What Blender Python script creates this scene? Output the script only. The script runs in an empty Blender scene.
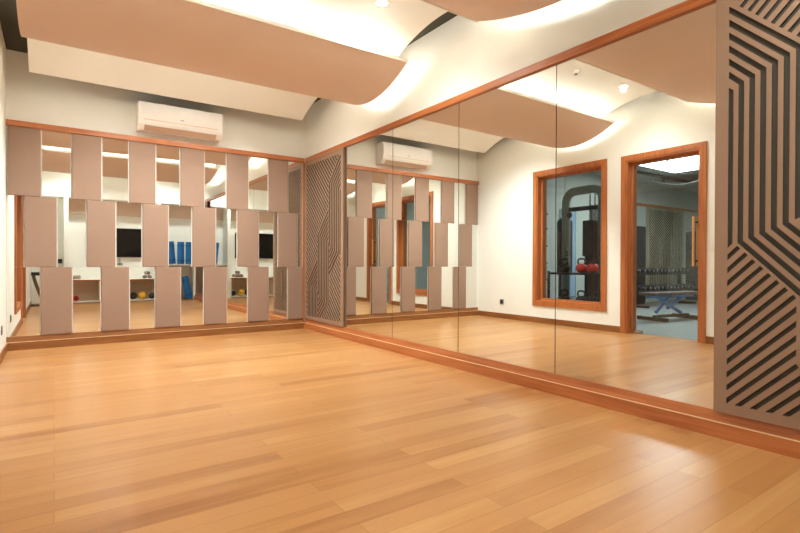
import bpy, bmesh, math, random
from mathutils import Vector, Matrix, geometry
random.seed(7)
SC = bpy.context.scene
COL = SC.collection
R = math.radians

# ------------------------------------------------------------------ helpers
def tag(o, label=None, cat=None, group=None, kind=None):
    if label: o['label'] = label
    if cat: o['category'] = cat
    if group: o['group'] = group
    if kind: o['kind'] = kind
    return o

def obj(name, bm, mat, parent=None, loc=None, smooth=False):
    me = bpy.data.meshes.new(name)
    bmesh.ops.recalc_face_normals(bm, faces=bm.faces[:])
    bm.to_mesh(me); bm.free()
    mats = mat if isinstance(mat, (list, tuple)) else [mat]
    for m in mats: me.materials.append(m)
    if smooth:
        me.polygons.foreach_set('use_smooth', [True]*len(me.polygons))
    o = bpy.data.objects.new(name, me); COL.objects.link(o)
    if parent: o.parent = parent
    if loc: o.location = loc
    return o

def thing(name, loc, label, cat, group=None, rotz=0):
    o = bpy.data.objects.new(name, None); COL.objects.link(o)
    o.empty_display_size = .05
    o.location = loc; o.rotation_euler = (0, 0, rotz)
    return tag(o, label, cat, group)

def copy_tree(o, parent=None):
    c = o.copy(); COL.objects.link(c)
    c.parent = parent
    for ch in list(o.children): copy_tree(ch, c)
    return c

def box(bm, x0, x1, y0, y1, z0, z1, bev=0.0, mi=0):
    vs = [bm.verts.new(p) for p in ((x0,y0,z0),(x1,y0,z0),(x1,y1,z0),(x0,y1,z0),(x0,y0,z1),(x1,y0,z1),(x1,y1,z1),(x0,y1,z1))]
    fs = [bm.faces.new([vs[i] for i in q]) for q in ((0,3,2,1),(4,5,6,7),(0,1,5,4),(1,2,6,5),(2,3,7,6),(3,0,4,7))]
    for f in fs: f.material_index = mi
    if bev > 0:
        es = list({e for f in fs for e in f.edges})
        bmesh.ops.bevel(bm, geom=es, offset=bev, segments=2, affect='EDGES', profile=.6)
    return bm

def B(*a, **k):
    return box(bmesh.new(), *a, **k)

def prism(bm, prof, axis, a, b, mi=0):
    """extrude closed profile; axis x: prof=(y,z), axis y: prof=(x,z), axis z: prof=(x,y)"""
    def P(p, t):
        return {'x': (t, p[0], p[1]), 'y': (p[0], t, p[1]), 'z': (p[0], p[1], t)}[axis]
    A = [bm.verts.new(P(p, a)) for p in prof]; C = [bm.verts.new(P(p, b)) for p in prof]
    n = len(prof)
    fs = [bm.faces.new(A[::-1]), bm.faces.new(C)]
    for i in range(n): fs.append(bm.faces.new((A[i], A[(i+1) % n], C[(i+1) % n], C[i])))
    for f in fs: f.material_index = mi
    return bm

def cyl(bm, p0, p1, r0, r1=None, n=16):
    r1 = r0 if r1 is None else r1
    p0 = Vector(p0); p1 = Vector(p1); d = (p1-p0).normalized()
    u = d.orthogonal().normalized(); v = d.cross(u)
    A = []; C = []
    for i in range(n):
        a = 2*math.pi*i/n; w = u*math.cos(a)+v*math.sin(a)
        A.append(bm.verts.new(p0+w*r0)); C.append(bm.verts.new(p1+w*r1))
    bm.faces.new(A[::-1]); bm.faces.new(C)
    for i in range(n): bm.faces.new((A[i], A[(i+1) % n], C[(i+1) % n], C[i]))
    return bm

def tube(bm, pts, r, n=10, closed=False):
    pts = [Vector(p) for p in pts]; m = len(pts); rings = []
    up = None
    for i, p in enumerate(pts):
        if closed: d = (pts[(i+1) % m]-pts[i-1]).normalized()
        else: d = (pts[min(i+1, m-1)]-pts[max(i-1, 0)]).normalized()
        if up is None: up = d.orthogonal().normalized()
        else:
            up = (up - d*up.dot(d)).normalized()
        v = d.cross(up)
        rings.append([bm.verts.new(p+(up*math.cos(2*math.pi*k/n)+v*math.sin(2*math.pi*k/n))*r) for k in range(n)])
    for i in range(m if closed else m-1):
        a = rings[i]; b = rings[(i+1) % m]
        for k in range(n): bm.faces.new((a[k], a[(k+1) % n], b[(k+1) % n], b[k]))
    if not closed:
        bm.faces.new(rings[0][::-1]); bm.faces.new(rings[-1])
    return bm

def lathe(bm, prof, c=(0,0,0), n=24, axis='z'):
    """prof list of (r, h)"""
    rings = []
    for r, h in prof:
        ring = []
        for i in range(n):
            a = 2*math.pi*i/n
            x, y = r*math.cos(a), r*math.sin(a)
            p = {'z': (x, y, h), 'x': (h, x, y), 'y': (x, h, y)}[axis]
            ring.append(bm.verts.new((c[0]+p[0], c[1]+p[1], c[2]+p[2])))
        rings.append(ring)
    for a, b in zip(rings, rings[1:]):
        for k in range(n): bm.faces.new((a[k], a[(k+1) % n], b[(k+1) % n], b[k]))
    bm.faces.new(rings[0][::-1]); bm.faces.new(rings[-1])
    return bm

def sphere(bm, c, r, sc=(1,1,1)):
    bmesh.ops.create_uvsphere(bm, u_segments=24, v_segments=14, radius=r, matrix=Matrix.Translation(c) @ Matrix.Diagonal((*sc, 1)))
    return bm

# ---------------------------------------------------------------- materials
def nmat(name):
    m = bpy.data.materials.new(name); m.use_nodes = True
    nt = m.node_tree; b = nt.nodes['Principled BSDF']
    return m, nt, b
def lin(r, g, b):
    f = lambda c: (c/255/12.92) if c/255 <= .04045 else ((c/255+.055)/1.055)**2.4
    return (f(r), f(g), f(b), 1)
def plain(name, c, rough=.6, metal=0, spec=.5, noise=0.0, nscale=8, bump=0.0, bscale=200):
    m, nt, b = nmat(name)
    b.inputs['Base Color'].default_value = c
    b.inputs['Roughness'].default_value = rough
    b.inputs['Metallic'].default_value = metal
    b.inputs['Specular IOR Level'].default_value = spec
    tc = nt.nodes.new('ShaderNodeTexCoord')
    n = nt.nodes.new('ShaderNodeTexNoise'); n.inputs['Scale'].default_value = nscale; n.inputs['Detail'].default_value = 4
    nt.links.new(tc.outputs['Object'], n.inputs['Vector'])
    if noise > 0:
        mx = nt.nodes.new('ShaderNodeMix'); mx.data_type = 'RGBA'
        mx.inputs['A'].default_value = tuple(v*(1-noise) for v in c[:3])+(1,)
        mx.inputs['B'].default_value = tuple(min(1, v*(1+noise)) for v in c[:3])+(1,)
        nt.links.new(n.outputs['Fac'], mx.inputs['Factor']); nt.links.new(mx.outputs['Result'], b.inputs['Base Color'])
    if bump > 0:
        n2 = nt.nodes.new('ShaderNodeTexNoise'); n2.inputs['Scale'].default_value = bscale
        nt.links.new(tc.outputs['Object'], n2.inputs['Vector'])
        bp = nt.nodes.new('ShaderNodeBump'); bp.inputs['Strength'].default_value = bump; bp.inputs['Distance'].default_value = .002
        nt.links.new(n2.outputs['Fac'], bp.inputs['Height']); nt.links.new(bp.outputs['Normal'], b.inputs['Normal'])
    return m
def wood(name, c1, c2, axis='x', rough=.35, s=1.0):
    m, nt, b = nmat(name)
    tc = nt.nodes.new('ShaderNodeTexCoord'); mp = nt.nodes.new('ShaderNodeMapping')
    sc = {'x': (1.2, 22, 22), 'y': (22, 1.2, 22), 'z': (22, 22, 1.2)}[axis]
    mp.inputs['Scale'].default_value = tuple(v*s for v in sc)
    n = nt.nodes.new('ShaderNodeTexNoise'); n.inputs['Scale'].default_value = 1.6; n.inputs['Detail'].default_value = 6; n.inputs['Distortion'].default_value = .6
    cr = nt.nodes.new('ShaderNodeValToRGB')
    cr.color_ramp.elements[0].position = .3; cr.color_ramp.elements[0].color = c1
    cr.color_ramp.elements[1].position = .72; cr.color_ramp.elements[1].color = c2
    nt.links.new(tc.outputs['Object'], mp.inputs['Vector']); nt.links.new(mp.outputs['Vector'], n.inputs['Vector'])
    nt.links.new(n.outputs['Fac'], cr.inputs['Fac']); nt.links.new(cr.outputs['Color'], b.inputs['Base Color'])
    b.inputs['Roughness'].default_value = rough
    return m
def emis(name, c, s):
    m = bpy.data.materials.new(name); m.use_nodes = True; nt = m.node_tree; nt.nodes.clear()
    e = nt.nodes.new('ShaderNodeEmission'); e.inputs[0].default_value = c; e.inputs[1].default_value = s
    o = nt.nodes.new('ShaderNodeOutputMaterial'); nt.links.new(e.outputs[0], o.inputs[0])
    return m

def floor_mat():
    m, nt, b = nmat('oak_floor_boards')
    L = nt.links.new; N = nt.nodes.new
    tc = N('ShaderNodeTexCoord')
    br = N('ShaderNodeTexBrick')
    br.offset = .37; br.offset_frequency = 2; br.squash = 1
    br.inputs['Color1'].default_value = (0,0,0,1); br.inputs['Color2'].default_value = (1,1,1,1); br.inputs['Mortar'].default_value = (.5,.5,.5,1)
    br.inputs['Scale'].default_value = 1; br.inputs['Brick Width'].default_value = 1.45; br.inputs['Row Height'].default_value = .105
    br.inputs['Mortar Size'].default_value = .0013; br.inputs['Mortar Smooth'].default_value = .3; br.inputs['Bias'].default_value = 0
    L(tc.outputs['Object'], br.inputs['Vector'])
    # board-wise offset for the grain
    sx = N('ShaderNodeSeparateXYZ'); L(tc.outputs['Object'], sx.inputs[0])
    fl = N('ShaderNodeMath'); fl.operation = 'DIVIDE'; L(sx.outputs['Y'], fl.inputs[0]); fl.inputs[1].default_value = .105
    fr = N('ShaderNodeMath'); fr.operation = 'FLOOR'; L(fl.outputs[0], fr.inputs[0])
    mu = N('ShaderNodeMath'); mu.operation = 'MULTIPLY'; L(fr.outputs[0], mu.inputs[0]); mu.inputs[1].default_value = 3.71
    cx = N('ShaderNodeCombineXYZ'); L(mu.outputs[0], cx.inputs['X']); L(mu.outputs[0], cx.inputs['Z'])
    ad = N('ShaderNodeVectorMath'); ad.operation = 'ADD'; L(tc.outputs['Object'], ad.inputs[0]); L(cx.outputs[0], ad.inputs[1])
    mp = N('ShaderNodeMapping'); mp.inputs['Scale'].default_value = (.8, 15, 1); L(ad.outputs[0], mp.inputs['Vector'])
    g = N('ShaderNodeTexNoise'); g.inputs['Scale'].default_value = 1.5; g.inputs['Detail'].default_value = 5; g.inputs['Distortion'].default_value = .8
    L(mp.outputs[0], g.inputs['Vector'])
    g2 = N('ShaderNodeTexNoise'); g2.inputs['Scale'].default_value = 1.1; g2.inputs['Detail'].default_value = 2
    mp2 = N('ShaderNodeMapping'); mp2.inputs['Scale'].default_value = (.8, 4.5, 1); L(ad.outputs[0], mp2.inputs['Vector']); L(mp2.outputs[0], g2.inputs['Vector'])
    cr = N('ShaderNodeValToRGB'); cr.color_ramp.interpolation = 'EASE'
    e = cr.color_ramp.elements
    e[0].position = .2; e[0].color = FL[0]
    e[1].position = .8; e[1].color = FL[2]
    k = e.new(.5); k.color = FL[1]
    # factor = .35*board + .4*grain + .25*cloud
    m1 = N('ShaderNodeMath'); m1.operation = 'MULTIPLY_ADD'; L(br.outputs['Color'], m1.inputs[0]); m1.inputs[1].default_value = .30
    m2 = N('ShaderNodeMath'); m2.operation = 'MULTIPLY_ADD'; L(g.outputs['Fac'], m2.inputs[0]); m2.inputs[1].default_value = .36
    m3 = N('ShaderNodeMath'); m3.operation = 'MULTIPLY'; L(g2.outputs['Fac'], m3.inputs[0]); m3.inputs[1].default_value = .34
    L(m3.outputs[0], m2.inputs[2]); L(m2.outputs[0], m1.inputs[2]); 
    L(m1.outputs[0], cr.inputs['Fac'])
    mo = N('ShaderNodeMix'); mo.data_type = 'RGBA'; mo.inputs['B'].default_value = lin(120, 66, 34)
    mf = N('ShaderNodeMath'); mf.operation = 'MULTIPLY'; mf.inputs[1].default_value = .6
    L(br.outputs['Fac'], mf.inputs[0]); L(mf.outputs[0], mo.inputs['Factor'])
    L(cr.outputs['Color'], mo.inputs['A']); L(mo.outputs['Result'], b.inputs['Base Color'])
    rr = N('ShaderNodeMapRange'); rr.inputs['To Min'].default_value = .25; rr.inputs['To Max'].default_value = .36
    L(g.outputs['Fac'], rr.inputs['Value']); L(rr.outputs[0], b.inputs['Roughness'])
    bp = N('ShaderNodeBump'); bp.inputs['Strength'].default_value = .12; bp.inputs['Distance'].default_value = .001
    L(g.outputs['Fac'], bp.inputs['Height']); L(bp.outputs['Normal'], b.inputs['Normal'])
    b.inputs['Specular IOR Level'].default_value = .45
    return m
FL = (lin(154, 100, 52), lin(184, 132, 78), lin(202, 156, 100))

M = {}
M['floor'] = floor_mat()
M['wall'] = plain('painted_wall', (.86, .87, .82, 1), .75, bump=.05, bscale=120)
M['ceil_white'] = plain('white_ceiling_board', (.84, .84, .78, 1), .7)
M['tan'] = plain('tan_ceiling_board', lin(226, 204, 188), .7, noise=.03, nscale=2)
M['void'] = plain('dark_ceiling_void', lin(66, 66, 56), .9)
M['fabric'] = plain('beige_fabric', lin(148, 121, 103), .9, noise=.05, nscale=60, bump=.25, bscale=900)
M['wood_x'] = wood('orange_wood_x', lin(162, 90, 46), lin(192, 120, 70), 'x')
M['wood_y'] = wood('orange_wood_y', lin(162, 90, 46), lin(192, 120, 70), 'y')
M['wood_z'] = wood('orange_wood_z', lin(162, 90, 46), lin(192, 120, 70), 'z')
M['base_x'] = wood('baseboard_wood_x', lin(124, 76, 38), lin(152, 98, 52), 'x', .4)
M['base_y'] = wood('baseboard_wood_y', lin(124, 76, 38), lin(152, 98, 52), 'y', .4)
M['lip'] = plain('board_edge_highlight', lin(226, 190, 146), .4)  # light caught by the baseboard top edge, put into the lip colour
M['screen'] = plain('tan_routed_board', lin(142, 113, 90), .6, noise=.03, nscale=5)
M['screen_back'] = plain('dark_backing_board', lin(62, 56, 46), .8)
m, nt, b = nmat('mirror_glass'); b.inputs['Metallic'].default_value = 1; b.inputs['Roughness'].default_value = 0
b.inputs['Base Color'].default_value = (.85, .865, .83, 1); M['mirror'] = m
m, nt, b = nmat('mirror_bevel'); b.inputs['Metallic'].default_value = 0; b.inputs['Roughness'].default_value = .3
b.inputs['Base Color'].default_value = (.86, .87, .80, 1); M['bevel'] = m
M['white_plastic'] = plain('white_plastic', (.85, .84, .82, 1), .35)
M['grey_plastic'] = plain('grey_plastic', lin(120, 118, 112), .45)
M['louver'] = plain('vent_grey', lin(196, 170, 150), .5)
M['black'] = plain('matt_black', lin(24, 24, 26), .5)
M['black_gloss'] = plain('black_screen_glass', lin(14, 13, 12), .12)
M['metal'] = plain('dark_metal', lin(58, 62, 62), .35, metal=.6)
M['steel'] = plain('bright_steel', lin(190, 192, 195), .25, metal=1)
M['greenmetal'] = plain('grey_green_painted_steel', lin(128, 138, 130), .35, metal=.2)
M['white_board'] = plain('white_laminate', (.80, .78, .73, 1), .45)
M['blue_mat'] = plain('blue_foam', lin(24, 110, 178), .75, bump=.2, bscale=400)
M['navy'] = plain('navy_strap', lin(14, 34, 74), .8)
M['yellow'] = plain('yellow_rubber', lin(224, 176, 40), .5)
M['red'] = plain('red_rubber', lin(196, 40, 36), .5)
M['dkrubber'] = plain('dark_rubber', lin(36, 40, 40), .6)
M['towel'] = plain('grey_towel', lin(168, 152, 140), .95, noise=.08, nscale=50, bump=.5, bscale=300)
M['gymfloor'] = plain('grey_rubber_floor', lin(128, 136, 136), .55, noise=.12, nscale=90)
M['gymwall'] = plain('gym_grey_wall', lin(176, 180, 174), .8)
M['gymceil'] = plain('gym_ceiling', lin(160, 166, 162), .8)
M['gymscreen'] = plain('gym_routed_board', lin(150, 142, 122), .6)
M['blue_frame'] = plain('blue_painted_steel', lin(96, 150, 205), .35)
M['pad'] = plain('brown_vinyl', lin(104, 78, 74), .45)
M['bluewall'] = plain('pale_blue_panel', lin(132, 160, 186), .6)
M['dkwood'] = wood('dark_brown_wood', lin(84, 62, 44), lin(120, 92, 66), 'z', .5)
M['led'] = emis('led_glow', (.97, 1.0, .95, 1), 5.6)
M['led_end'] = emis('led_glow_end', (1.0, 1.0, .88, 1), 9)
M['lamp'] = emis('lamp_glow', (1.0, .93, .82, 1), 40)
M['gymlamp'] = emis('gym_panel_glow', (.93, .97, 1.0, 1), 3.2)
m = bpy.data.materials.new('clear_glass'); m.use_nodes = True; nt = m.node_tree; nt.nodes.clear()
tr = nt.nodes.new('ShaderNodeBsdfTransparent'); tr.inputs[0].default_value = (.86, .91, .90, 1)
gl = nt.nodes.new('ShaderNodeBsdfGlossy'); gl.inputs['Roughness'].default_value = 0
lw = nt.nodes.new('ShaderNodeLayerWeight'); lw.inputs[0].default_value = .5
pw = nt.nodes.new('ShaderNodeMath'); pw.operation = 'POWER'; pw.inputs[1].default_value = 4; nt.links.new(lw.outputs['Facing'], pw.inputs[0])
fr = nt.nodes.new('ShaderNodeMath'); fr.operation = 'MULTIPLY_ADD'; fr.inputs[1].default_value = .5; fr.inputs[2].default_value = .05; nt.links.new(pw.outputs[0], fr.inputs[0])
mx = nt.nodes.new('ShaderNodeMixShader'); ou = nt.nodes.new('ShaderNodeOutputMaterial')
nt.links.new(fr.outputs[0], mx.inputs[0]); nt.links.new(tr.outputs[0], mx.inputs[1]); nt.links.new(gl.outputs[0], mx.inputs[2]); nt.links.new(mx.outputs[0], ou.inputs[0])
M['glass'] = m

# --------------------------------------------------------------- dimensions
XL, XM = -.421, 3.025          # left wall face, mirror face on the right wall
YB = 6.80                      # mirror face on the back wall
YR = -.60                      # wall behind the camera
ZC = 3.24                      # dark slab
ZR0, ZR1 = 2.416, 2.477        # top rail
ZM = .145                      # bottom of the mirrors
WT = .18                       # left wall thickness

def struct(name, bm, mat, parent=None):
    o = obj(name, bm, mat, parent)
    if parent is None: o['kind'] = 'structure'
    return o

# ---------------------------------------------------------------- the setting
struct('floor', B(XL-WT, XM+.10, YR-.1, YB+.12, -.05, 0), M['floor'])
struct('ceiling', B(XL, XM+.03, YR, YB+.03, ZC, ZC+.08), M['void'])
struct('wall_back', B(XL-.0, XM+.12, YB+.03, YB+.13, 0, ZC+.08), M['wall'])
struct('wall_right', B(XM+.03, XM+.13, YR-.1, YB+.03, 0, ZC+.08), M['wall'])
DY0, DY1, DZ = 2.905, 3.870, 2.372
WY0, WY1, WZ0, WZ1 = 4.225, 5.415, .345, 2.385
bm = bmesh.new()
x0, x1 = XL-WT, XL
box(bm, x0, x1, YR-.1, DY0, 0, ZC+.08)
box(bm, x0, x1, DY0, DY1, DZ, ZC+.08)
box(bm, x0, x1, DY1, WY0, 0, ZC+.08)
box(bm, x0, x1, WY0, WY1, 0, WZ0)
box(bm, x0, x1, WY0, WY1, WZ1, ZC+.08)
box(bm, x0, x1, WY1, YB+.13, 0, ZC+.08)
struct('wall_left', bm, M['wall'])
bm = bmesh.new()                                    # wall behind the camera with shallow recesses
box(bm, XL, XM+.03, YR-.1, YR, 0, ZC+.08)
box(bm, .185, .275, YR, -.12, 0, 2.45)
box(bm, 2.12, 2.20, YR, -.12, 0, 2.45)
box(bm, 3.0, XM+.03, YR, -.12, 0, 2.45)
box(bm, XL, XM+.03, YR, -.12, 2.45, ZC)
struct('wall_front', bm, M['wall'])
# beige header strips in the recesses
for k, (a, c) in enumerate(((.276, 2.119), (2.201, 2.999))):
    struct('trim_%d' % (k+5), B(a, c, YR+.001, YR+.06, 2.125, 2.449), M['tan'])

# baseboards: square lower board, lip painted pale as its lit edge, sloped upper rail
def base(name, axis, a, b, face, back, mats, sgn):
    # face: protruding face coordinate, back: wall coordinate ; sgn direction from face to wall
    bm = bmesh.new()
    s = sgn
    prof = [(face, 0), (face, .0835), (face+s*.002, .0865), (face+s*.012, .0865), (face+s*.022, ZM), (back, ZM), (back, 0)]
    prism(bm, prof, axis, a, b)
    o = obj(name, bm, mats[0]); o['kind'] = 'structure'
    lip = B(*((a, b, min(face-s*.0015, face+s*.009), max(face-s*.0015, face+s*.009)) if axis == 'x' else (min(face-s*.0015, face+s*.009), max(face-s*.0015, face+s*.009), a, b)), .0835, .0885)
    obj('lip', lip, M['lip'], o)
    return o
base('baseboard_right', 'y', -.12, 6.768, 2.993, XM+.03, (M['wood_y'],), 1)
base('baseboard_back', 'x', XL, 2.993, 6.768, YB+.03, (M['base_x'],), 1)
bm = bmesh.new()
for a, c in ((-.12, 2.84), (3.94, 6.76)): box(bm, XL, XL+.014, a, c, 0, .088, .002)
struct('baseboard_left', bm, M['base_y'])
# top rails and corner post
struct('trim_1', B(XL, 2.999, 6.763, YB+.03, ZR0, ZR1, .003), M['wood_x'])
struct('trim_2', B(3.003, XM+.03, -.118, 6.760, ZR0, ZR1, .003), M['wood_y'])
struct('trim_3', B(2.985, 3.024, 6.772, 6.80, ZM, ZR0, .002), M['wood_z'])

# ---------------------------------------------------------------- right wall mirrors
seams = [5.578, 4.503, 3.427, 2.357, 1.272]
wl = ['corner-side mirror pane on the right wall, next to the slatted corner screen',
      'second mirror pane on the right wall counting from the far corner screen',
      'third mirror pane on the right wall, reflecting pale wall beside the window frame',
      'nearest mirror pane on the right wall, reflecting the gym doorway']
for i in range(4):
    y1, y0 = seams[i]-.0035, seams[i+1]+.0035
    t = tag(obj('wall_mirror', B(XM, XM+.006, y0, y1, ZM+.001, ZR0-.003), M['mirror']), wl[i], 'mirror', 'mirror panes of the right wall')
struct('trim_4', B(XM+.006, XM+.03, .02, 6.76, ZM, ZR0), M['dkrubber'])   # backing board behind the panes

# ---------------------------------------------------------------- back wall checkerboard of mirrors and fabric
P0, PW = -.4065, .2875
rows = [('top', 1.672, ZR0-.002, 0), ('middle', .898, 1.672, .5), ('bottom', ZM+.001, .898, 1)]
nth = ['leftmost', 'second', 'third', 'fourth', 'fifth', 'sixth', 'last']
struct('trim_7', B(XL+.002, 2.984, YB+.008, YB+.03, ZM, ZR0), M['wall'])   # backing board
for rn, z0, z1, off in rows:
    # fabric intervals
    fab = []
    k = off
    while P0+PW*k < 2.98:
        a = P0+PW*k; b_ = min(a+PW, 2.983)
        if b_-a > .05: fab.append((a, b_))
        k += 2
    mir = []; cur = XL+.003
    for a, b_ in fab:
        if a-cur > .05: mir.append((cur, a))
        cur = b_
    if 2.983-cur > .05: mir.append((cur, 2.983))
    for i, (a, b_) in enumerate(fab):
        n = nth[i] if i < len(fab)-1 else 'rightmost'
        bm = B(a+.001, b_-.001, 6.775, YB+.008, z0+.001, z1-.001, .005)
        tag(obj('fabric_panel', bm, M['fabric']), f'{n} beige fabric wall panel in the {rn} row of the back wall', 'wall panel', 'beige fabric panels on the back wall')
    for i, (a, b_) in enumerate(mir):
        n = nth[i] if i < len(mir)-1 else 'rightmost'
        t = thing('mirror_tile', ((a+b_)/2, YB, z0), f'{n} upright mirror tile between fabric panels in the {rn} row of the back wall', 'mirror', 'mirror tiles on the back wall')
        w = (b_-a)/2; h = z1-z0; e = .011
        bm = B(-w+e, w-e, 0, .007, .0005, h-.0005); obj('mirror_face', bm, M['mirror'], t)
        bm = bmesh.new()
        def quad(p): bm.faces.new([bm.verts.new(q) for q in p])
        O = [(-w, .006, 0), (w, .006, 0), (w, .006, h), (-w, .006, h)]; I = [(-w+e, 0, 0), (w-e, 0, 0), (w-e, 0, h), (-w+e, 0, h)]
        for j in (1, 3): quad((O[j], O[(j+1) % 4], I[(j+1) % 4], I[j]))
        obj('bevelled_edge', bm, M['bevel'], t)

# ---------------------------------------------------------------- routed screen panels
PU, PZ0, PZ1 = 1.168, .146, 2.415
def screen_grooves():
    G = []
    w = .0128; U0, U1, Z0, Z1 = .065, PU-.065, .20, 2.352
    bands = []
    for j in range(3):
        du, dz = .335*j, -.665*j
        bands.append([(U0-.03+du, 2.433-U0+.03-.0+dz), (.398+du, 2.433-.398+dz), (.398+du, 1.160-.398+dz), (U0-.03+du, 1.160-U0+.03+dz)])
        lim0 = U0+du if j == 0 else U0+du+.004
        lim1 = .385+du
        for k in range(7):
            uk = .0755+.0497*k+du; zt = 1.892+.0200*k+dz; zb = 1.052+.0212*k+dz
            pts = []
            def edge(s):   # s=-1 left/lower edge, +1 right/upper edge
                u = uk+s*w; off = s*w*math.tan(R(22.5))
                a = (lim0, zt+off+(u-lim0)); q = (u, zt+off); c = (u, zb+off); d = (lim1, zb+off-(lim1-u))
                return [a, q, c, d]
            l, r = edge(-1), edge(1)
            if k == 0: l = [(uk-w, zt-w), (uk-w, zb-w)]; r = [(uk+w, zt-w*.6), (uk+w, zb+w)]; l[0] = (uk-w, zt+.012)
            if k == 6: l = l[:3]; r = [r[0], r[1], r[2]]
            poly = l + r[::-1]
            G.append(poly)
    def inband(u, z):
        for bnd in bands:
            (ua, za), (ub, zb_), (uc, zc), (ud, zd) = bnd
            if ua <= u <= ub+.0 and u+z <= ua+za and u+z >= uc+zc: return True
        return False
    bw = .0150
    n0 = -40
    c = .925-.0703*30
    while c < 2.5:
        ed = []
        for s in (-1, 1):
            cc = c+s*bw
            runs = []; st = None; u = U0
            N = 1040
            for i in range(N+1):
                u = U0+(U1-U0)*i/N; z = u+cc
                ok = Z0 <= z <= Z1 and not inband(u, z) and not inband(u, z+.0)
                if ok and st is None: st = u
                if (not ok or i == N) and st is not None:
                    if u-st > .02: runs.append((st, u))
                    st = None
            ed.append((cc, runs))
        (c1, r1), (c2, r2) = ed
        if len(r1) != len(r2) and r1 and r2:
            # match the runs that overlap most, so a groove clipped on one edge only is kept
            q1, q2 = [], []
            for a1, b1 in r1:
                best = min(r2, key=lambda q: abs(q[0]-a1)+abs(q[1]-b1))
                if abs((best[0]+best[1])-(a1+b1)) < .12: q1.append((a1, b1)); q2.append(best)
            r1, r2 = q1, q2
        if len(r1) == len(r2):
            for (a1, b1), (a2, b2) in zip(r1, r2):
                G.append([(a1, a1+c1), (b1, b1+c1), (b2, b2+c2), (a2, a2+c2)])
        c += .0703
    # clip to the routed field
    out = []
    for poly in G:
        for ax, lim, keep in ((0, U0, 1), (0, U1, -1), (1, Z0, 1), (1, Z1, -1)):
            q = []
            for i in range(len(poly)):
                a, b_ = poly[i], poly[(i+1) % len(poly)]
                ia = (a[ax]-lim)*keep >= 0; ib = (b_[ax]-lim)*keep >= 0
                if ia: q.append(a)
                if ia != ib:
                    t = (lim-a[ax])/(b_[ax]-a[ax]); q.append((a[0]+(b_[0]-a[0])*t, a[1]+(b_[1]-a[1])*t))
            poly = q
            if len(poly) < 3: break
        if len(poly) >= 3:
            ar = abs(sum(poly[i][0]*poly[(i+1) % len(poly)][1]-poly[(i+1) % len(poly)][0]*poly[i][1] for i in range(len(poly))))/2
            if ar > .00015: out.append(poly)
    return out
GR = screen_grooves()
def screen_mesh(flip, th=.011, su=1.0):
    """plate in (u, z), local: u along x, thickness y from 0 (front) to th"""
    verts = [Vector(p) for p in ((0, PZ0), (PU, PZ0), (PU, PZ1), (0, PZ1))]; faces = [[0, 1, 2, 3]]
    for g in GR:
        n = len(verts); verts += [Vector(p) for p in g]; faces.append(list(range(n, n+len(g))))
    v2, e2, f2, ov, oe, of = geometry.delaunay_2d_cdt(verts, [], faces, 0, 1e-5)
    keep = [f for f, o in zip(f2, of) if list(o) == [0]]
    bm = bmesh.new()
    fu = (lambda u: (PU-u)*su) if flip else (lambda u: u*su)
    A = [bm.verts.new((fu(v.x), 0, v.y)) for v in v2]; C = [bm.verts.new((fu(v.x), th, v.y)) for v in v2]
    cnt = {}
    for f in keep:
        bm.faces.new([A[i] for i in f])
        for i in range(len(f)):
            a, c = f[i], f[(i+1) % len(f)]; key = (min(a, c), max(a, c)); cnt[key] = cnt.get(key, 0)+1
    for (a, c), n in cnt.items():
        if n == 1:
            f = bm.faces.new((A[a], A[c], C[c], C[a])); q = (v2[a]+v2[c])/2
            if .01 < q.x < PU-.01 and PZ0+.01 < q.y < PZ1-.01: f.material_index = 1
    for v in [v for v in bm.verts if not v.link_faces]: bm.verts.remove(v)
    return bm
def screen(loc, rotz, flip, label, group=None, mat='screen', su=1.0):
    t = thing('slatted_screen', loc, label, 'screen', group, rotz)
    obj('routed_face', screen_mesh(flip, su=su), [M[mat], M['screen_back']], t)
    W_ = PU*su
    obj('backing_board', B(.013, W_-.013, .0112, .0255, PZ0+.013, PZ1-.013), M['screen_back'], t)
    bm = bmesh.new()
    box(bm, 0, .012, .0112, .026, PZ0, PZ1); box(bm, W_-.012, W_, .0112, .026, PZ0, PZ1)
    box(bm, .012, W_-.012, .0112, .026, PZ0, PZ0+.012); box(bm, .012, W_-.012, .0112, .026, PZ1-.012, PZ1)
    obj('edge_trim', bm, M[mat], t)
    return t
# near screen: u runs towards -y ; front looks to -x
screen((2.984, 1.268, 0), R(-90), False, 'large tan routed screen with dark angular grooves at right edge, beside the nearest mirror pane', 'routed screens of the right wall')
screen((2.996, 6.752, 0), R(-90), True, 'narrow-looking tan routed screen in the far corner, between the corner post and mirrors', 'routed screens of the right wall')

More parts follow.
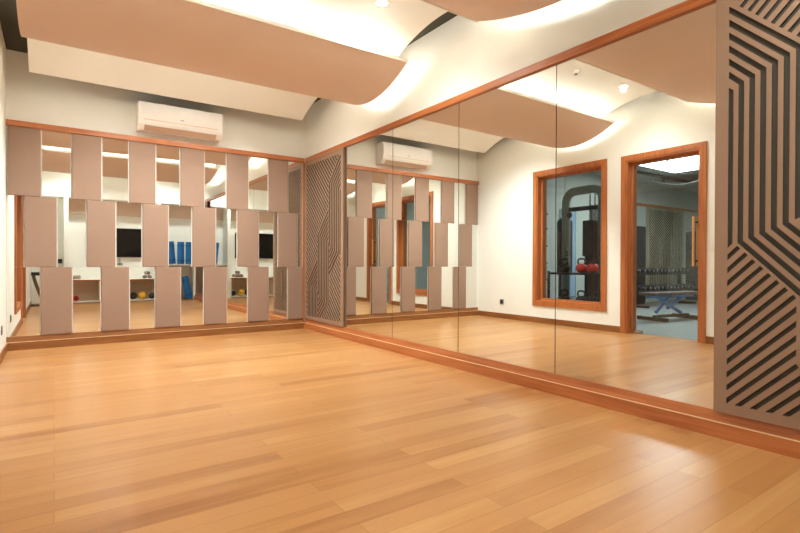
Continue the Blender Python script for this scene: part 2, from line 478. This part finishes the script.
# ---------------------------------------------------------------- curved ceiling panels
SX0, SX1 = -.21, 2.80
def sheet(name, c, hw, fz, mat, label, th, group, lip=False, leds=False, n=28):
    t = thing(name, ((SX0+SX1)/2, c, fz(0)), label, 'ceiling panel', group)
    ox, oy, oz = (SX0+SX1)/2, c, fz(0)
    ys = [-hw+2*hw*i/n for i in range(n+1)]
    prof = [(u, fz(u)-oz) for u in ys] + [(u, fz(u)-oz+th) for u in reversed(ys)]
    bm = prism(bmesh.new(), prof, 'x', SX0-ox, SX1-ox)
    # split end n-gons for clean shading is not needed (flat ends)
    obj('curved_board', bm, M[mat], t)
    if lip:
        u = -hw
        z = fz(u)-oz
        obj('edge_lip', B(SX0-ox, SX1-ox, u-.012, u, z-.004, z+th+.006), M['ceil_white'], t)
        obj('edge_lip', B(SX0-ox, SX1-ox, hw, hw+.012, z-.004, z+th+.006), M['ceil_white'], t)
    if leds:
        for s in (-1, 1):
            u = s*(hw-.07); z = fz(u)-oz+th
            obj('light_strip', B(SX0-ox+.15, SX1-ox-.15, u-.008, u+.008, z, z+.012), M['led'], t)
        for xx in (SX0-ox+.14, SX1-ox-.14):
            pts = [(xx, -hw+.09+(2*hw-.18)*i/14, fz(-hw+.09+(2*hw-.18)*i/14)-oz+th+.009) for i in range(15)]
            obj('light_strip', tube(bmesh.new(), pts, .007, 6), M['led_end'], t)
    for xx in (-1.2, 1.2):
        obj('hanger_rod', cyl(bmesh.new(), (xx, 0, th), (xx, 0, ZC-oz), .006, n=8), M['metal'], t)
    return t
arch = lambda pk: (lambda u: pk-.29*u*u)
sheet('ceiling_panel', 5.53, .88, arch(3.135), 'ceil_white', 'cream arched ceiling board nearest the back wall, above the air conditioner', .022, 'white arched ceiling boards')
sheet('ceiling_panel', 3.40, .88, arch(3.135), 'ceil_white', 'bright white arched ceiling board between the two tan sagging boards, lit by cove light', .022, 'white arched ceiling boards')
sheet('ceiling_panel', .55, .62, arch(3.135), 'ceil_white', 'white arched ceiling board above the viewer, seen only in the mirrors', .022, 'white arched ceiling boards')
belly = lambda lo, hi, hw: (lambda u: lo+(hi-lo)*(u/hw)**2)
bb = sheet('ceiling_panel', 4.60, .67, belly(2.685, 2.885, .67), 'tan', 'wide tan sagging ceiling board crossing the room in front of the cream board', .022, 'tan sagging ceiling boards', True, True)
bb.rotation_euler = (0, R(-.3), 0)
sheet('ceiling_panel', 1.95, 1.0, belly(2.712, 2.90, 1.0), 'tan', 'tan sagging ceiling board cut off by the top edge of the picture', .022, 'tan sagging ceiling boards', True, True)

# downlights and detector
def downlight(x, y, z, label, power=16):
    t = thing('downlight', (x, y, z), label, 'ceiling light', 'recessed downlights')
    obj('trim_ring', lathe(bmesh.new(), [(.040, -.004), (.052, -.004), (.054, 0), (.054, .006), (.040, .006)], n=28), M['white_plastic'], t)
    obj('lens', lathe(bmesh.new(), [(.0395, -.007), (.0395, -.001)], n=28), M['lamp'], t)
    l = bpy.data.lights.new('downlight_beam', 'SPOT'); l.energy = power; l.color = (.93, .99, .98); l.spot_size = R(146); l.spot_blend = .85; l.shadow_soft_size = .036
    o = bpy.data.objects.new('downlight_beam', l); COL.objects.link(o); o.parent = t; o.location = (0, 0, -.05)
    return t
for x, y, lab in ((.72, 5.45, 'added unseen round downlight on the left of the cream board nearest the back wall'),  # this pair is added out of sight to brighten the back wall
                  (1.75, 5.45, 'added unseen round downlight at the right of the cream board nearest the back wall'),
                  (.32, 3.47, 'round recessed downlight on the left of the bright white arched board'),
                  (2.25, 3.52, 'round recessed downlight at the right of the bright white arched board'),
                  (.32, .45, 'added round downlight on the left of the white board above the viewer'),  # pair added over the viewer for more ambient light
                  (2.25, .45, 'added round downlight at the right of the white board above the viewer')):
    c = 5.53 if y > 5 else 3.40 if y > 2.5 else .55
    downlight(x, y, arch(3.135)(y-c)-.006, lab, {5.53: 30, 3.40: 8, .55: 14}[c])
t = thing('smoke_detector', (1.22, 3.5, 3.128), 'small round white smoke detector on the bright arched board, seen in mirror', 'smoke detector')
obj('detector_body', lathe(bmesh.new(), [(.045, 0), (.045, -.012), (.034, -.022), (.018, -.034)], n=24), M['white_plastic'], t)
obj('sensor_grille', lathe(bmesh.new(), [(.017, -.034), (.017, -.042), (.008, -.046)], n=20), M['grey_plastic'], t)

# ---------------------------------------------------------------- air conditioner
t = thing('air_conditioner', (1.305, YB+.03, 2.55), 'white wall-mounted air conditioner above the wooden rail of the back wall', 'air conditioner')
w = .485
prof = [(-.001, 0), (-.13, 0), (-.20, .055), (-.215, .085), (-.222, .20), (-.215, .315), (-.20, .322), (-.001, .322)]
obj('body', prism(bmesh.new(), prof, 'x', -w, w), M['white_plastic'], t)
obj('front_cover', prism(bmesh.new(), [(-.2165, .118), (-.224, .20), (-.2175, .312), (-.229, .20), (-.2225, .118)][:3]+[(-.222, .314), (-.230, .20), (-.2235, .116)], 'x', -w+.006, w-.006), M['white_plastic'], t)
obj('air_flap', prism(bmesh.new(), [(-.136, -.003), (-.198, .048), (-.201, .045), (-.138, -.007)], 'x', -w+.07, w-.07), M['louver'], t)
obj('accent_line', B(-w+.06, w-.06, -.2245, -.2215, .108, .112), plain('copper_line', lin(214, 160, 110), .4), t)
obj('brand_plate', B(-.02, .02, -.2300, -.226, .150, .157), M['grey_plastic'], t)

# ---------------------------------------------------------------- window and door of the left wall (structure, seen in the mirrors)
def casing(bm, y0, y1, z0, z1, four, cw=.068):
    xf = XL+.022
    x_in = XL-WT
    def ring(xa, xb, a, c, l, h, wd, sill):
        box(bm, xa, xb, a-wd, a, (l-wd) if sill else l, h+wd)
        box(bm, xa, xb, c, c+wd, (l-wd) if sill else l, h+wd)
        box(bm, xa, xb, a, c, h, h+wd)
        if sill: box(bm, xa, xb, a, c, l-wd, l)
    ring(XL+.0005, xf, y0, y1, z0, z1, cw, four)                 # face architrave
    ring(x_in-.02, x_in-.0005, y0, y1, z0, z1, cw, four)
    # jamb lining
    j = .022
    box(bm, x_in, XL+.012, y0, y0+j, z0, z1); box(bm, x_in, XL+.012, y1-j, y1, z0, z1); box(bm, x_in, XL+.012, y0+j, y1-j, z1-j, z1)
    if four: box(bm, x_in, XL+.012, y0+j, y1-j, z0, z0+j)
    # stop
    s = .05
    xs0, xs1 = x_in, XL-.075
    box(bm, xs0, xs1, y0+j, y0+s, z0, z1-j); box(bm, xs0, xs1, y1-s, y1-j, z0, z1-j); box(bm, xs0, xs1, y0+s, y1-s, z1-s, z1-j)
    if four: box(bm, xs0, xs1, y0+s, y1-s, z0+j, z0+s)
    return s
root = bpy.data.objects.new('window_1', None); COL.objects.link(root); root.location = (0, 0, 0); root['kind'] = 'structure'
bm = bmesh.new(); s = casing(bm, WY0, WY1, WZ0, WZ1, True); obj('window_frame', bm, M['wood_z'], root)
obj('pane', B(XL-.105, XL-.099, WY0+s, WY1-s, WZ0+s, WZ1-s), M['glass'], root)
root = bpy.data.objects.new('door_1', None); COL.objects.link(root); root['kind'] = 'structure'
bm = bmesh.new(); s = casing(bm, DY0, DY1, 0, DZ, False); obj('door_frame', bm, M['wood_z'], root)
leaf = obj('glass_leaf', B(XL-.108, XL-.096, DY0+s+.004, DY1-s-.004, .01, DZ-s-.004), M['glass'], root)
bm = bmesh.new()
for sx in (-1, 1):
    xx = XL-.102+sx*.055
    cyl(bm, (xx, 3.01, .93), (xx, 3.01, 1.55), .016)
obj('handle', bm, plain('pale_pine', lin(226, 176, 118), .4), leaf)
bm = bmesh.new()
for z in (1.0, 1.48): cyl(bm, (XL-.102-.055, 3.01, z), (XL-.102+.055, 3.01, z), .010)
obj('handle_bracket', bm, M['black'], leaf)
obj('floor_hinge', B(XL-.125, XL-.08, DY1-s-.13, DY1-s-.006, .004, .045, .003), M['steel'], leaf)

# socket, switch
def socket(name, y, z, label, cat):
    t = thing(name, (XL, y, z), label, cat)
    obj('plate', B(0, .008, -.043, .043, 0, .086, .002), M['grey_plastic'] if name == 'power_socket' else M['white_plastic'], t)
    if name == 'power_socket':
        obj('insert', B(.008, .010, -.028, .028, .018, .068), M['metal'], t)
    else:
        obj('rocker', B(.008, .012, -.022, .022, .018, .068, .001), M['white_plastic'], t)
socket('power_socket', 6.18, .245, 'grey power socket low on the left wall near the back corner', 'power socket')
socket('light_switch', 2.785, 1.12, 'white light switch on the left wall beside the gym door', 'light switch')

# ---------------------------------------------------------------- things behind the camera, seen in the back mirrors
t = thing('television', (1.27, YR, 1.085), 'large black flat television on the wall above the low white cubby shelf', 'television')
obj('bezel', B(-.60, .60, .03, .065, 0, .72, .004), M['black'], t)
obj('screen_glass', B(-.588, .588, .065, .068, .014, .708), M['black_gloss'], t)
obj('wall_bracket', B(-.15, .15, .001, .03, .2, .5), M['metal'], t)
t = thing('media_box', (1.35, YR, .90), 'small black box on the wall just under the television', 'media box')
obj('box_body', B(-.06, .06, .001, .03, 0, .03, .004), M['black'], t)
obj('cable_stub', cyl(bmesh.new(), (0, .015, .03), (0, .015, .183), .004, n=8), M['black'], t)
t = thing('wall_controller', (.11, YR, .93), 'small black controller box on the wall left of the white pier', 'controller')
obj('controller_body', B(-.05, .05, .001, .05, 0, .10, .006), M['black'], t)
obj('display', B(-.035, .035, .050, .052, .055, .085), M['black_gloss'], t)
# low cubby shelf
t = thing('cubby_shelf', (1.1975, -.35, 0), 'long low white cubby shelf along the wall behind, under the television', 'shelf')
W = .915
for sx in (-1, 1): obj('plinth', B(sx*.6-.25, sx*.6+.25, -.2, .15, 0, .0215), M['white_board'], t)
obj('top_board', B(-W, W, -.24, .23, .515, .55, .002), M['white_board'], t)
obj('bottom_board', B(-W, W, -.24, .23, .022, .05, .002), M['white_board'], t)
obj('back_board', B(-W, W, -.245, -.235, .05, .515), plain('beige_laminate', lin(214, 190, 164), .5), t)
obj('front_edge', B(-W, W, .2305, .233, .516, .549), M['wood_x'], t)
for x in (-W+.0125, -.305, .305, W-.0125):
    obj('upright', B(x-.0125, x+.0125, -.234, .225, .0505, .5145), M['white_board'], t)
def ball(x, y, z, r, mat, label):
    t = thing('medicine_ball', (x, y, z), label, 'ball', 'exercise balls in the cubby shelf')
    obj('ball_shell', sphere(bmesh.new(), (0, 0, r), r), M[mat], t, smooth=True)
    obj('seam_ring', tube(bmesh.new(), [(r*math.cos(a), 0, r+r*math.sin(a)) for a in [2*math.pi*i/32 for i in range(32)]], .003, 6, True), M['black'], t)
ball(1.80, -.22, .05, .095, 'yellow', 'yellow medicine ball on the bottom of the low white cubby shelf')
ball(1.61, -.26, .05, .085, 'dkrubber', 'dark medicine ball left of the yellow one in the cubby shelf')
t = thing('kettlebell', (2.02, -.22, .05), 'black kettlebell with pale ring beside the yellow ball in the cubby shelf', 'kettlebell')
obj('bell', sphere(bmesh.new(), (0, 0, .075), .075), M['black'], t, smooth=True)
obj('handle', tube(bmesh.new(), [(.045*math.cos(a), 0, .15+.05*math.sin(a)) for a in [math.pi*i/10 for i in range(11)]], .012, 8), M['steel'], t)
t = thing('foam_roller', (.42, -.30, .05), 'short red foam roller with black core on the cubby shelf bottom', 'foam roller')
bm = lathe(bmesh.new(), [(.03, -.12), (.062, -.12), (.062, .12), (.03, .12)], (0, 0, .062), axis='y'); obj('foam', bm, M['red'], t)
obj('core', lathe(bmesh.new(), [(.031, -.122), (.031, .122)], (0, 0, .062), axis='y'), M['black'], t)
def towel(x, y, z, r, ln, label, rz):
    t = thing('rolled_towel', (x, y, z), label, 'towel', 'rolled towels on the cubby shelf', rz)
    bm = bmesh.new(); pts = []
    for i in range(60):
        a = i*.38; rr = .012+(r-.016)*i/59
        pts.append((rr*math.cos(a), rr*math.sin(a)+r))
    outer = [(p[0], p[1]) for p in pts]; th = .009
    inner = []
    for i, p in enumerate(pts):
        d = Vector((p[0], p[1]-r)).normalized(); inner.append((p[0]-d.x*th*.6, p[1]-d.y*th*.6))
    for i in range(59):
        q = [outer[i], outer[i+1], inner[i+1], inner[i]]
        prism(bm, q, 'y', -ln/2, ln/2)
    obj('towel_roll', bm, M['towel'], t)
towel(1.855, -.20, .551, .052, .28, 'left rolled grey towel of the small stack on the cubby shelf', .2)
towel(1.965, -.20, .551, .052, .28, 'right rolled grey towel of the small stack on the cubby shelf', .1)
towel(1.91, -.20, .644, .052, .26, 'rolled grey towel lying on top of two others on the cubby shelf', -.1)
towel(.42, -.22, .551, .055, .26, 'single rolled grey towel at the left end of the cubby shelf', .5)
# mats shelf and mats
t = thing('wall_shelf', (2.60, -.36, .885), 'white shelf board holding the upper blue yoga mats', 'shelf')
obj('shelf_board', B(-.398, .398, -.235, .235, 0, .028, .002), M['white_board'], t)
obj('rear_cleat', B(-.398, .398, -.239, -.215, -.04, -.001), M['white_board'], t)
def mat_proto():
    t = thing('yoga_mat', (0, 0, 0), '', 'yoga mat', 'rolled blue yoga mats')
    bm = bmesh.new(); rr = .088; n = 100; th = .008; o_ = []; i_ = []
    for i in range(n):
        a = i*.36; r = .018+(rr-.018)*i/(n-1)
        o_.append((r*math.cos(a), r*math.sin(a))); i_.append(((r-th*.62)*math.cos(a), (r-th*.62)*math.sin(a)))
    for i in range(n-1): prism(bm, [o_[i], o_[i+1], i_[i+1], i_[i]], 'z', 0, .58)
    obj('mat_roll', bm, M['blue_mat'], t)
    for z in (.10, .48):
        obj('strap', tube(bmesh.new(), [((rr+.002)*math.cos(2*math.pi*i/28), (rr+.002)*math.sin(2*math.pi*i/28), z) for i in range(28)], .006, 6, True), M['navy'], t)
    return t
spots = [(2.51, -.30, .914, .0, -.09, 'left leaning blue rolled yoga mat on the white shelf board'),
         (2.70, -.25, .914, .0, 0, 'upright blue rolled yoga mat in the middle of the white shelf board'),
         (2.90, -.25, .914, 0, 0, 'rightmost upright blue rolled yoga mat on the white shelf board'),
         (2.90, -.27, .012, 0, -.16, 'blue yoga mat leaning left under the shelf board, nearest the right wall'),
         (2.66, -.33, .012, 0, -.10, 'blue yoga mat under the shelf board, left of the leaning one')]
mp = mat_proto()
for i, (x, y, z, rx, ry, lab) in enumerate(spots):
    o = mp if i == 0 else copy_tree(mp)
    o.location = (x, y, z+abs(math.sin(ry))*.088); o.rotation_euler = (rx, ry, .4*i); o['label'] = lab
    if ry: o.rotation_euler = (rx, ry, 0)
struct('trim_8', B(2.201, 2.999, -.135, -.121, 0, .01), M['base_x'])
# side table by the left wall behind the viewer
t = thing('side_table', (-.25, .14, 0), 'dark wooden side table with a curved leg and black base near the left wall', 'table')
obj('table_top', B(-.155, .17, -.16, .16, .665, .735, .006), M['black'], t)
obj('base_plate', B(-.155, .17, -.16, .16, 0, .035, .006), M['dkwood'], t)
bm = bmesh.new()
pr = []
L0 = .665
L1 = [(-.15+.19*(i/14)**1.2, L0-.63*i/14) for i in range(15)]
prism(bm, [(a-.0, z) for a, z in L1]+[(a+.065, z) for a, z in reversed(L1)], 'y', -.03, .03)
obj('curved_leg', bm, M['dkwood'], t)

# ---------------------------------------------------------------- the gym beyond the left wall
GX0, GX1, GY0, GY1, GZ = -9.6, XL-WT, .2, 6.95, 3.0
struct('floor_gym', B(GX0, GX1, GY0, GY1, -.06, -.002), M['gymfloor'])
struct('ceiling_gym', B(GX0, GX1, GY0, GY1, GZ, GZ+.06), M['gymceil'])
struct('wall_gym_back', B(GX0, GX1, GY1-.12, GY1, -.002, GZ), M['gymwall'])
struct('wall_gym_front', B(GX0, GX1, GY0, GY0+.1, -.002, GZ), M['gymwall'])
struct('wall_gym_left', B(GX0, GX0+.1, GY0+.1, GY1-.12, -.002, GZ), M['gymwall'])
struct('trim_9', B(GX0+.1, -5.3, GY1-.15, GY1-.12, 2.42, 2.48), M['wood_x'])
YG = GY1-.12
def ceil_lamp(x, y, w, d, label):
    t = thing('ceiling_lightbox', (x, y, GZ-.06), label, 'ceiling light', 'gym ceiling light panels')
    obj('housing', B(-w/2-.04, w/2+.04, -d/2-.04, d/2+.04, .021, .06), M['metal'], t)
    obj('cross_bar', B(-w/2, w/2, -.035, .0, -.012, -.001), M['metal'], t)
    obj('diffuser', B(-w/2, w/2, -d/2, d/2, 0, .02), M['gymlamp'], t)
ceil_lamp(-4.0, 4.95, 2.0, 1.1, 'large bright rectangular light panel on the gym ceiling beyond the door')
ceil_lamp(-1.7, 2.2, .9, .5, 'small light panel on the gym ceiling near the door side')
ceil_lamp(-7.2, 3.0, 1.4, .6, 'light panel on the gym ceiling at the far end')
t = thing('ceiling_beam', (-5.5, 6.0, GZ-.09), 'thin dark lighting track across the gym ceiling', 'lighting track')
obj('track_rail', B(-1.6, 1.6, -.02, .02, .03, .09), M['black'], t)
for x in (-1.2, 0, 1.2):
    obj('track_spot', cyl(bmesh.new(), (x, 0, -.05), (x, 0, .03), .03), M['black'], t)
t = thing('ceiling_bulkhead', (-7.4, 5.6, GZ-.28), 'pale curved bulkhead hanging under the gym ceiling', 'ceiling panel')
obj('curved_board', prism(bmesh.new(), [(-.7+1.4*i/16, .16*math.sin(math.pi*i/16)*-1+.2) for i in range(17)]+[(.7-1.4*i/16, .16*math.sin(math.pi*i/16)*-1+.22) for i in range(17)], 'x', -1.8, 1.8), M['gymceil'], t)
obj('hanger_rod', cyl(bmesh.new(), (0, 0, .06), (0, 0, .28), .008), M['metal'], t)

screen((-8.12, YG-.03, 0), 0, False, 'wide grey-lit routed screen on the gym back wall between dark cabinets', None, 'gymscreen', 1.6)
def cabinet(x, w, label):
    t = thing('tall_cabinet', (x, YG-.2, 0), label, 'cabinet', 'dark cabinets on the gym back wall')
    obj('carcass', B(-w/2, w/2, -.15, .198, 0, 1.86, .004), M['metal'], t)
    for s in (-1, 1):
        d = obj('cabinet_door', B(min(0, s*w/2)+.004, max(0, s*w/2)-.004, -.17, -.151, .05, 1.84, .002), M['dkrubber'], t)
        obj('door_knob', cyl(bmesh.new(), (s*.03, -.20, .95), (s*.03, -.17, .95), .012), M['steel'], d)
cabinet(-5.35, .5, 'dark tall cabinet left of the routed screen in the gym')
cabinet(-8.75, .9, 'dark tall cabinet at the far end of the gym back wall')

# dumbbell rack
RX, RY = -5.6, 6.05
t = thing('dumbbell_rack', (RX, RY, 0), 'black two-tier dumbbell rack in front of the gym cabinets', 'dumbbell rack')
for s in (-1, 1):
    bm = bmesh.new()
    box(bm, s*1.05-.03, s*1.05+.03, -.25, .25, 0, .05, .005); box(bm, s*1.05-.03, s*1.05+.03, .12, .18, .05, .82, .005)
    obj('side_frame', bm, M['black'], t)
for z, yy in ((.36, -.08), (.74, .04)):
    bm = bmesh.new()
    for dy in (-.09, .09): box(bm, -1.02, 1.02, yy+dy-.02, yy+dy+.02, z-.02, z+.02, .003)
    obj('tray_rail', bm, M['black'], t)
def dumbbell():
    t = thing('dumbbell', (0, 0, 0), '', 'dumbbell', 'dumbbells on the gym rack')
    obj('grip', cyl(bmesh.new(), (0, -.07, .055), (0, .07, .055), .014, n=10), M['steel'], t)
    for s in (-1, 1):
        h = obj('weight_head', lathe(bmesh.new(), [(.04, s*.065), (.055, s*.075), (.055, s*.13), (.04, s*.14)], (0, 0, .055), n=6 if False else 16, axis='y'), M['black'], t)
        obj('end_cap', lathe(bmesh.new(), [(.034, s*.1405), (.034, s*.145)], (0, 0, .055), n=16, axis='y'), M['steel'], h)
    return t
dproto = None
for z, yy, nm in ((.381, -.08, 'lower'), (.761, .04, 'upper')):
    for k in range(12):
        if dproto is None: dproto = dumbbell(); o = dproto
        else: o = copy_tree(dproto)
        o.location = (RX-.95+.172*k, RY+yy, z)
        n = ['first', 'second', 'third', 'fourth', 'fifth', 'sixth', 'seventh', 'eighth', 'ninth', 'tenth', 'eleventh', 'twelfth'][k]
        o['label'] = f'{n} dumbbell from the far end on the {nm} tier of the gym rack'
# bench: pad with pale blue frame
t = thing('weight_bench', (-2.75, 4.42, 0), 'flat weight bench with brown pad and pale blue folding frame beyond the door', 'weight bench', None, R(8))
obj('seat_pad', B(-.62, -.22, -.14, .14, .43, .48, .015), M['pad'], t)
obj('back_pad', B(-.20, .66, -.14, .14, .43, .48, .015), M['pad'], t)
bm = bmesh.new(); box(bm, -.55, .60, -.035, .035, .385, .428, .004); obj('top_beam', bm, M['blue_frame'], t)
for a, c, nm in (((-.30, 0, .39), (.10, 0, .20), 'strut'), ((.36, 0, .39), (-.25, 0, .11), 'strut'), ((.02, .05, .38), (.34, .05, .13), 'strut')):
    obj(nm, tube(bmesh.new(), [a, c], .028, 8), M['blue_frame'], t)
obj('base_beam', B(-.45, .45, -.03, .03, .045, .09, .004), M['black'], t)
for x in (-.47, .47):
    f = obj('foot', B(x-.035, x+.035, -.26, .26, .0, .06, .006), M['black'], t)
    obj('rubber_cap', B(x-.04, x+.04, .255, .285, 0, .065, .004), M['dkrubber'], f)
# kettlebell rack behind the window
KX, KY = -1.35, 5.35
t = thing('kettlebell_rack', (KX, KY, 0), 'black two-shelf kettlebell rack behind the wooden window', 'kettlebell rack')
for z in (.22, .77):
    obj('rack_shelf', B(-.17, .17, -.42, .42, z, z+.035, .004), M['black'], t)
for sx in (-1, 1):
    for sy in (-1, 1):
        obj('upright', B(sx*.155-.018, sx*.155+.018, sy*.44-.018, sy*.44+.018, 0, .83, .003), M['black'], t)
def kbell(mat):
    t = thing('kettlebell', (0, 0, 0), '', 'kettlebell', 'kettlebells on the gym rack')
    obj('bell', lathe(bmesh.new(), [(.05, 0), (.085, .03), (.098, .075), (.085, .125), (.045, .155)], n=24), M[mat], t, smooth=True)
    pts = [(0, -.05, .14), (0, -.072, .185), (0, -.06, .225), (0, -.03, .238), (0, .03, .238), (0, .06, .225), (0, .072, .185), (0, .05, .14)]
    obj('handle', tube(bmesh.new(), pts, .015, 10), M['dkrubber'], t, smooth=True)
    return t
k1 = kbell('red'); k1.location = (KX, KY-.12, .806); k1['label'] = 'red kettlebell with dark handle in the middle of the upper rack shelf'
k = copy_tree(k1); k.location = (KX, KY-.34, .806); k.rotation_euler.z = .7; k['label'] = 'red kettlebell at the door-side end of the upper rack shelf'
k2 = kbell('black'); k2.location = (KX, KY-.12, .256); k2['label'] = 'black kettlebell in the middle of the lower rack shelf'
k = copy_tree(k2); k.location = (KX, KY+.22, .256); k['label'] = 'black kettlebell at the back-wall end of the lower rack shelf'
k = copy_tree(k2); k.location = (KX, KY-.34, .256); k['label'] = 'black kettlebell at the door-side end of the lower rack shelf'
k = copy_tree(k2); k.location = (KX, KY+.22, .806); k['label'] = 'black kettlebell beside the red ones on the upper rack shelf'
# cable machine
CX = -2.05
t = thing('cable_machine', (CX, 5.95, 0), 'tall grey-green cable machine with rounded arch frame behind the window', 'exercise machine')
y0, y1, zt, rr = -.66, .12, 2.33, .2
pts = [(0, y1, 0.0), (0, y1, zt-rr)] + [(0, y1-rr+rr*math.cos(a), zt-rr+rr*math.sin(a)) for a in [math.pi/2*i/6 for i in range(1, 7)]]
pts += [(0, y0+rr-rr*math.sin(a), zt-rr+rr*math.cos(a)) for a in [math.pi/2*i/6 for i in range(0, 7)]] + [(0, y0, 0.0)]
obj('arch_frame', tube(bmesh.new(), pts, .08, 12), M['greenmetal'], t, smooth=True)
obj('weight_stack', B(-.1, .1, -.54, -.36, .12, 1.1, .004), M['black'], t)
bm = bmesh.new()
for y in (-.50, -.40): cyl(bm, (0, y, 0), (0, y, 2.24), .012, n=8)
obj('guide_rods', bm, M['steel'], t)
obj('shroud', B(-.14, .14, -.56, -.34, 1.1, 1.75, .01), M['dkrubber'], t)
obj('cross_bar', B(-.03, .03, -.64, .1, 1.95, 2.03, .005), M['metal'], t)
obj('pulley', lathe(bmesh.new(), [(.05, -.015), (.06, 0), (.05, .015)], (.06, .0, 1.88), axis='x'), M['black'], t)
obj('cable', cyl(bmesh.new(), (.06, .06, 1.86), (.06, .06, 1.2), .004, n=6), M['steel'], t)
obj('grip_handle', tube(bmesh.new(), [(.06, .06, 1.2), (.06, .0, 1.12), (.06, .12, 1.12), (.06, .06, 1.2)], .01, 6), M['black'], t)
obj('floor_base', B(-.3, .3, -.72, .2, 0, .05, .005), M['metal'], t)
# hanging bag
t = thing('punching_bag', (-2.38, 6.35, .75), 'black punching bag hanging beside the cable machine', 'punching bag')
obj('bag', lathe(bmesh.new(), [(.10, 0), (.15, .03), (.15, 1.05), (.12, 1.1)], n=24), M['black'], t, smooth=False)
bm = bmesh.new()
for a in range(4):
    cyl(bm, (.11*math.cos(a*math.pi/2), .11*math.sin(a*math.pi/2), 1.1), (0, 0, 1.4), .005, n=6)
cyl(bm, (0, 0, 1.4), (0, 0, GZ-.75), .006, n=6)
obj('chains', bm, M['steel'], t)
# pale blue lit wall panel and peg rail
t = thing('wall_panel', (-3.1, YG-.04, .25), 'tall pale blue panel on the gym back wall', 'wall panel')
obj('panel_board', B(-.24, .24, .0, .039, 0, 1.85, .004), M['bluewall'], t)
obj('panel_frame', B(-.27, .27, .01, .0395, -.03, 1.88), M['steel'], t)
t = thing('hook_rail', (-2.1, YG-.05, .5), 'upright hook rail with dark pegs on the gym back wall', 'hook rail')
obj('rail_board', B(-.15, .15, .02, .049, 0, 1.6), M['gymwall'], t)
for z in (.12, .45, .8, 1.15, 1.45):
    obj('peg', cyl(bmesh.new(), (-.08, -.16, z+.02), (-.08, .02, z), .018, n=10), M['black'], t)
# mosaic column
t = thing('mirror_mosaic', (-4.05, YG-.05, .3), 'tall sparkling mosaic strip on the gym back wall', 'wall decoration')
bm = bmesh.new()
for i in range(34):
    for j in range(5):
        x = -.13+j*.055; z = i*.055
        d = random.uniform(0, .02)
        vs = [(x, -.005-d*random.random(), z), (x+.048, -.005-d*random.random(), z), (x+.048, -.005-d*random.random(), z+.048), (x, -.005-d*random.random(), z+.048)]
        bm.faces.new([bm.verts.new(v) for v in vs])
obj('mosaic_pieces', bm, M['steel'], t)
obj('mosaic_backing', B(-.15, .16, 0, .049, -.02, 1.9), M['dkrubber'], t)

# ---------------------------------------------------------------- world, camera, view
wd = bpy.data.worlds.new('world'); SC.world = wd; wd.use_nodes = True
wd.node_tree.nodes['Background'].inputs[0].default_value = (.5, .5, .52, 1); wd.node_tree.nodes['Background'].inputs[1].default_value = .05
cam = bpy.data.cameras.new('camera'); co = bpy.data.objects.new('camera', cam); COL.objects.link(co)
yaw, pit, rol = R(34.7559), R(-.3262), R(.2055)
F = Vector((math.sin(yaw)*math.cos(pit), math.cos(yaw)*math.cos(pit), math.sin(pit)))
Rt = Vector((math.cos(yaw), -math.sin(yaw), 0)); U = Rt.cross(F)
R2 = Rt*math.cos(rol)+U*math.sin(rol); U2 = U*math.cos(rol)-Rt*math.sin(rol)
mat = Matrix((R2, U2, -F)).transposed().to_4x4(); mat.translation = Vector((0, 0, .95))
co.matrix_world = mat
cam.sensor_width = 36; cam.lens = 36*498.75/800; cam.clip_start = .02; cam.clip_end = 60
SC.camera = co
SC.view_settings.view_transform = 'Standard'; SC.view_settings.look = 'None'
SC.view_settings.gamma = 1; SC.view_settings.use_curve_mapping = False
SC.view_settings.exposure = 2.92
cy = SC.cycles
cy.max_bounces = 14; cy.diffuse_bounces = 7; cy.glossy_bounces = 8; cy.transparent_max_bounces = 16; cy.transmission_bounces = 8
cy.sample_clamp_indirect = 8
cy.use_denoising = True
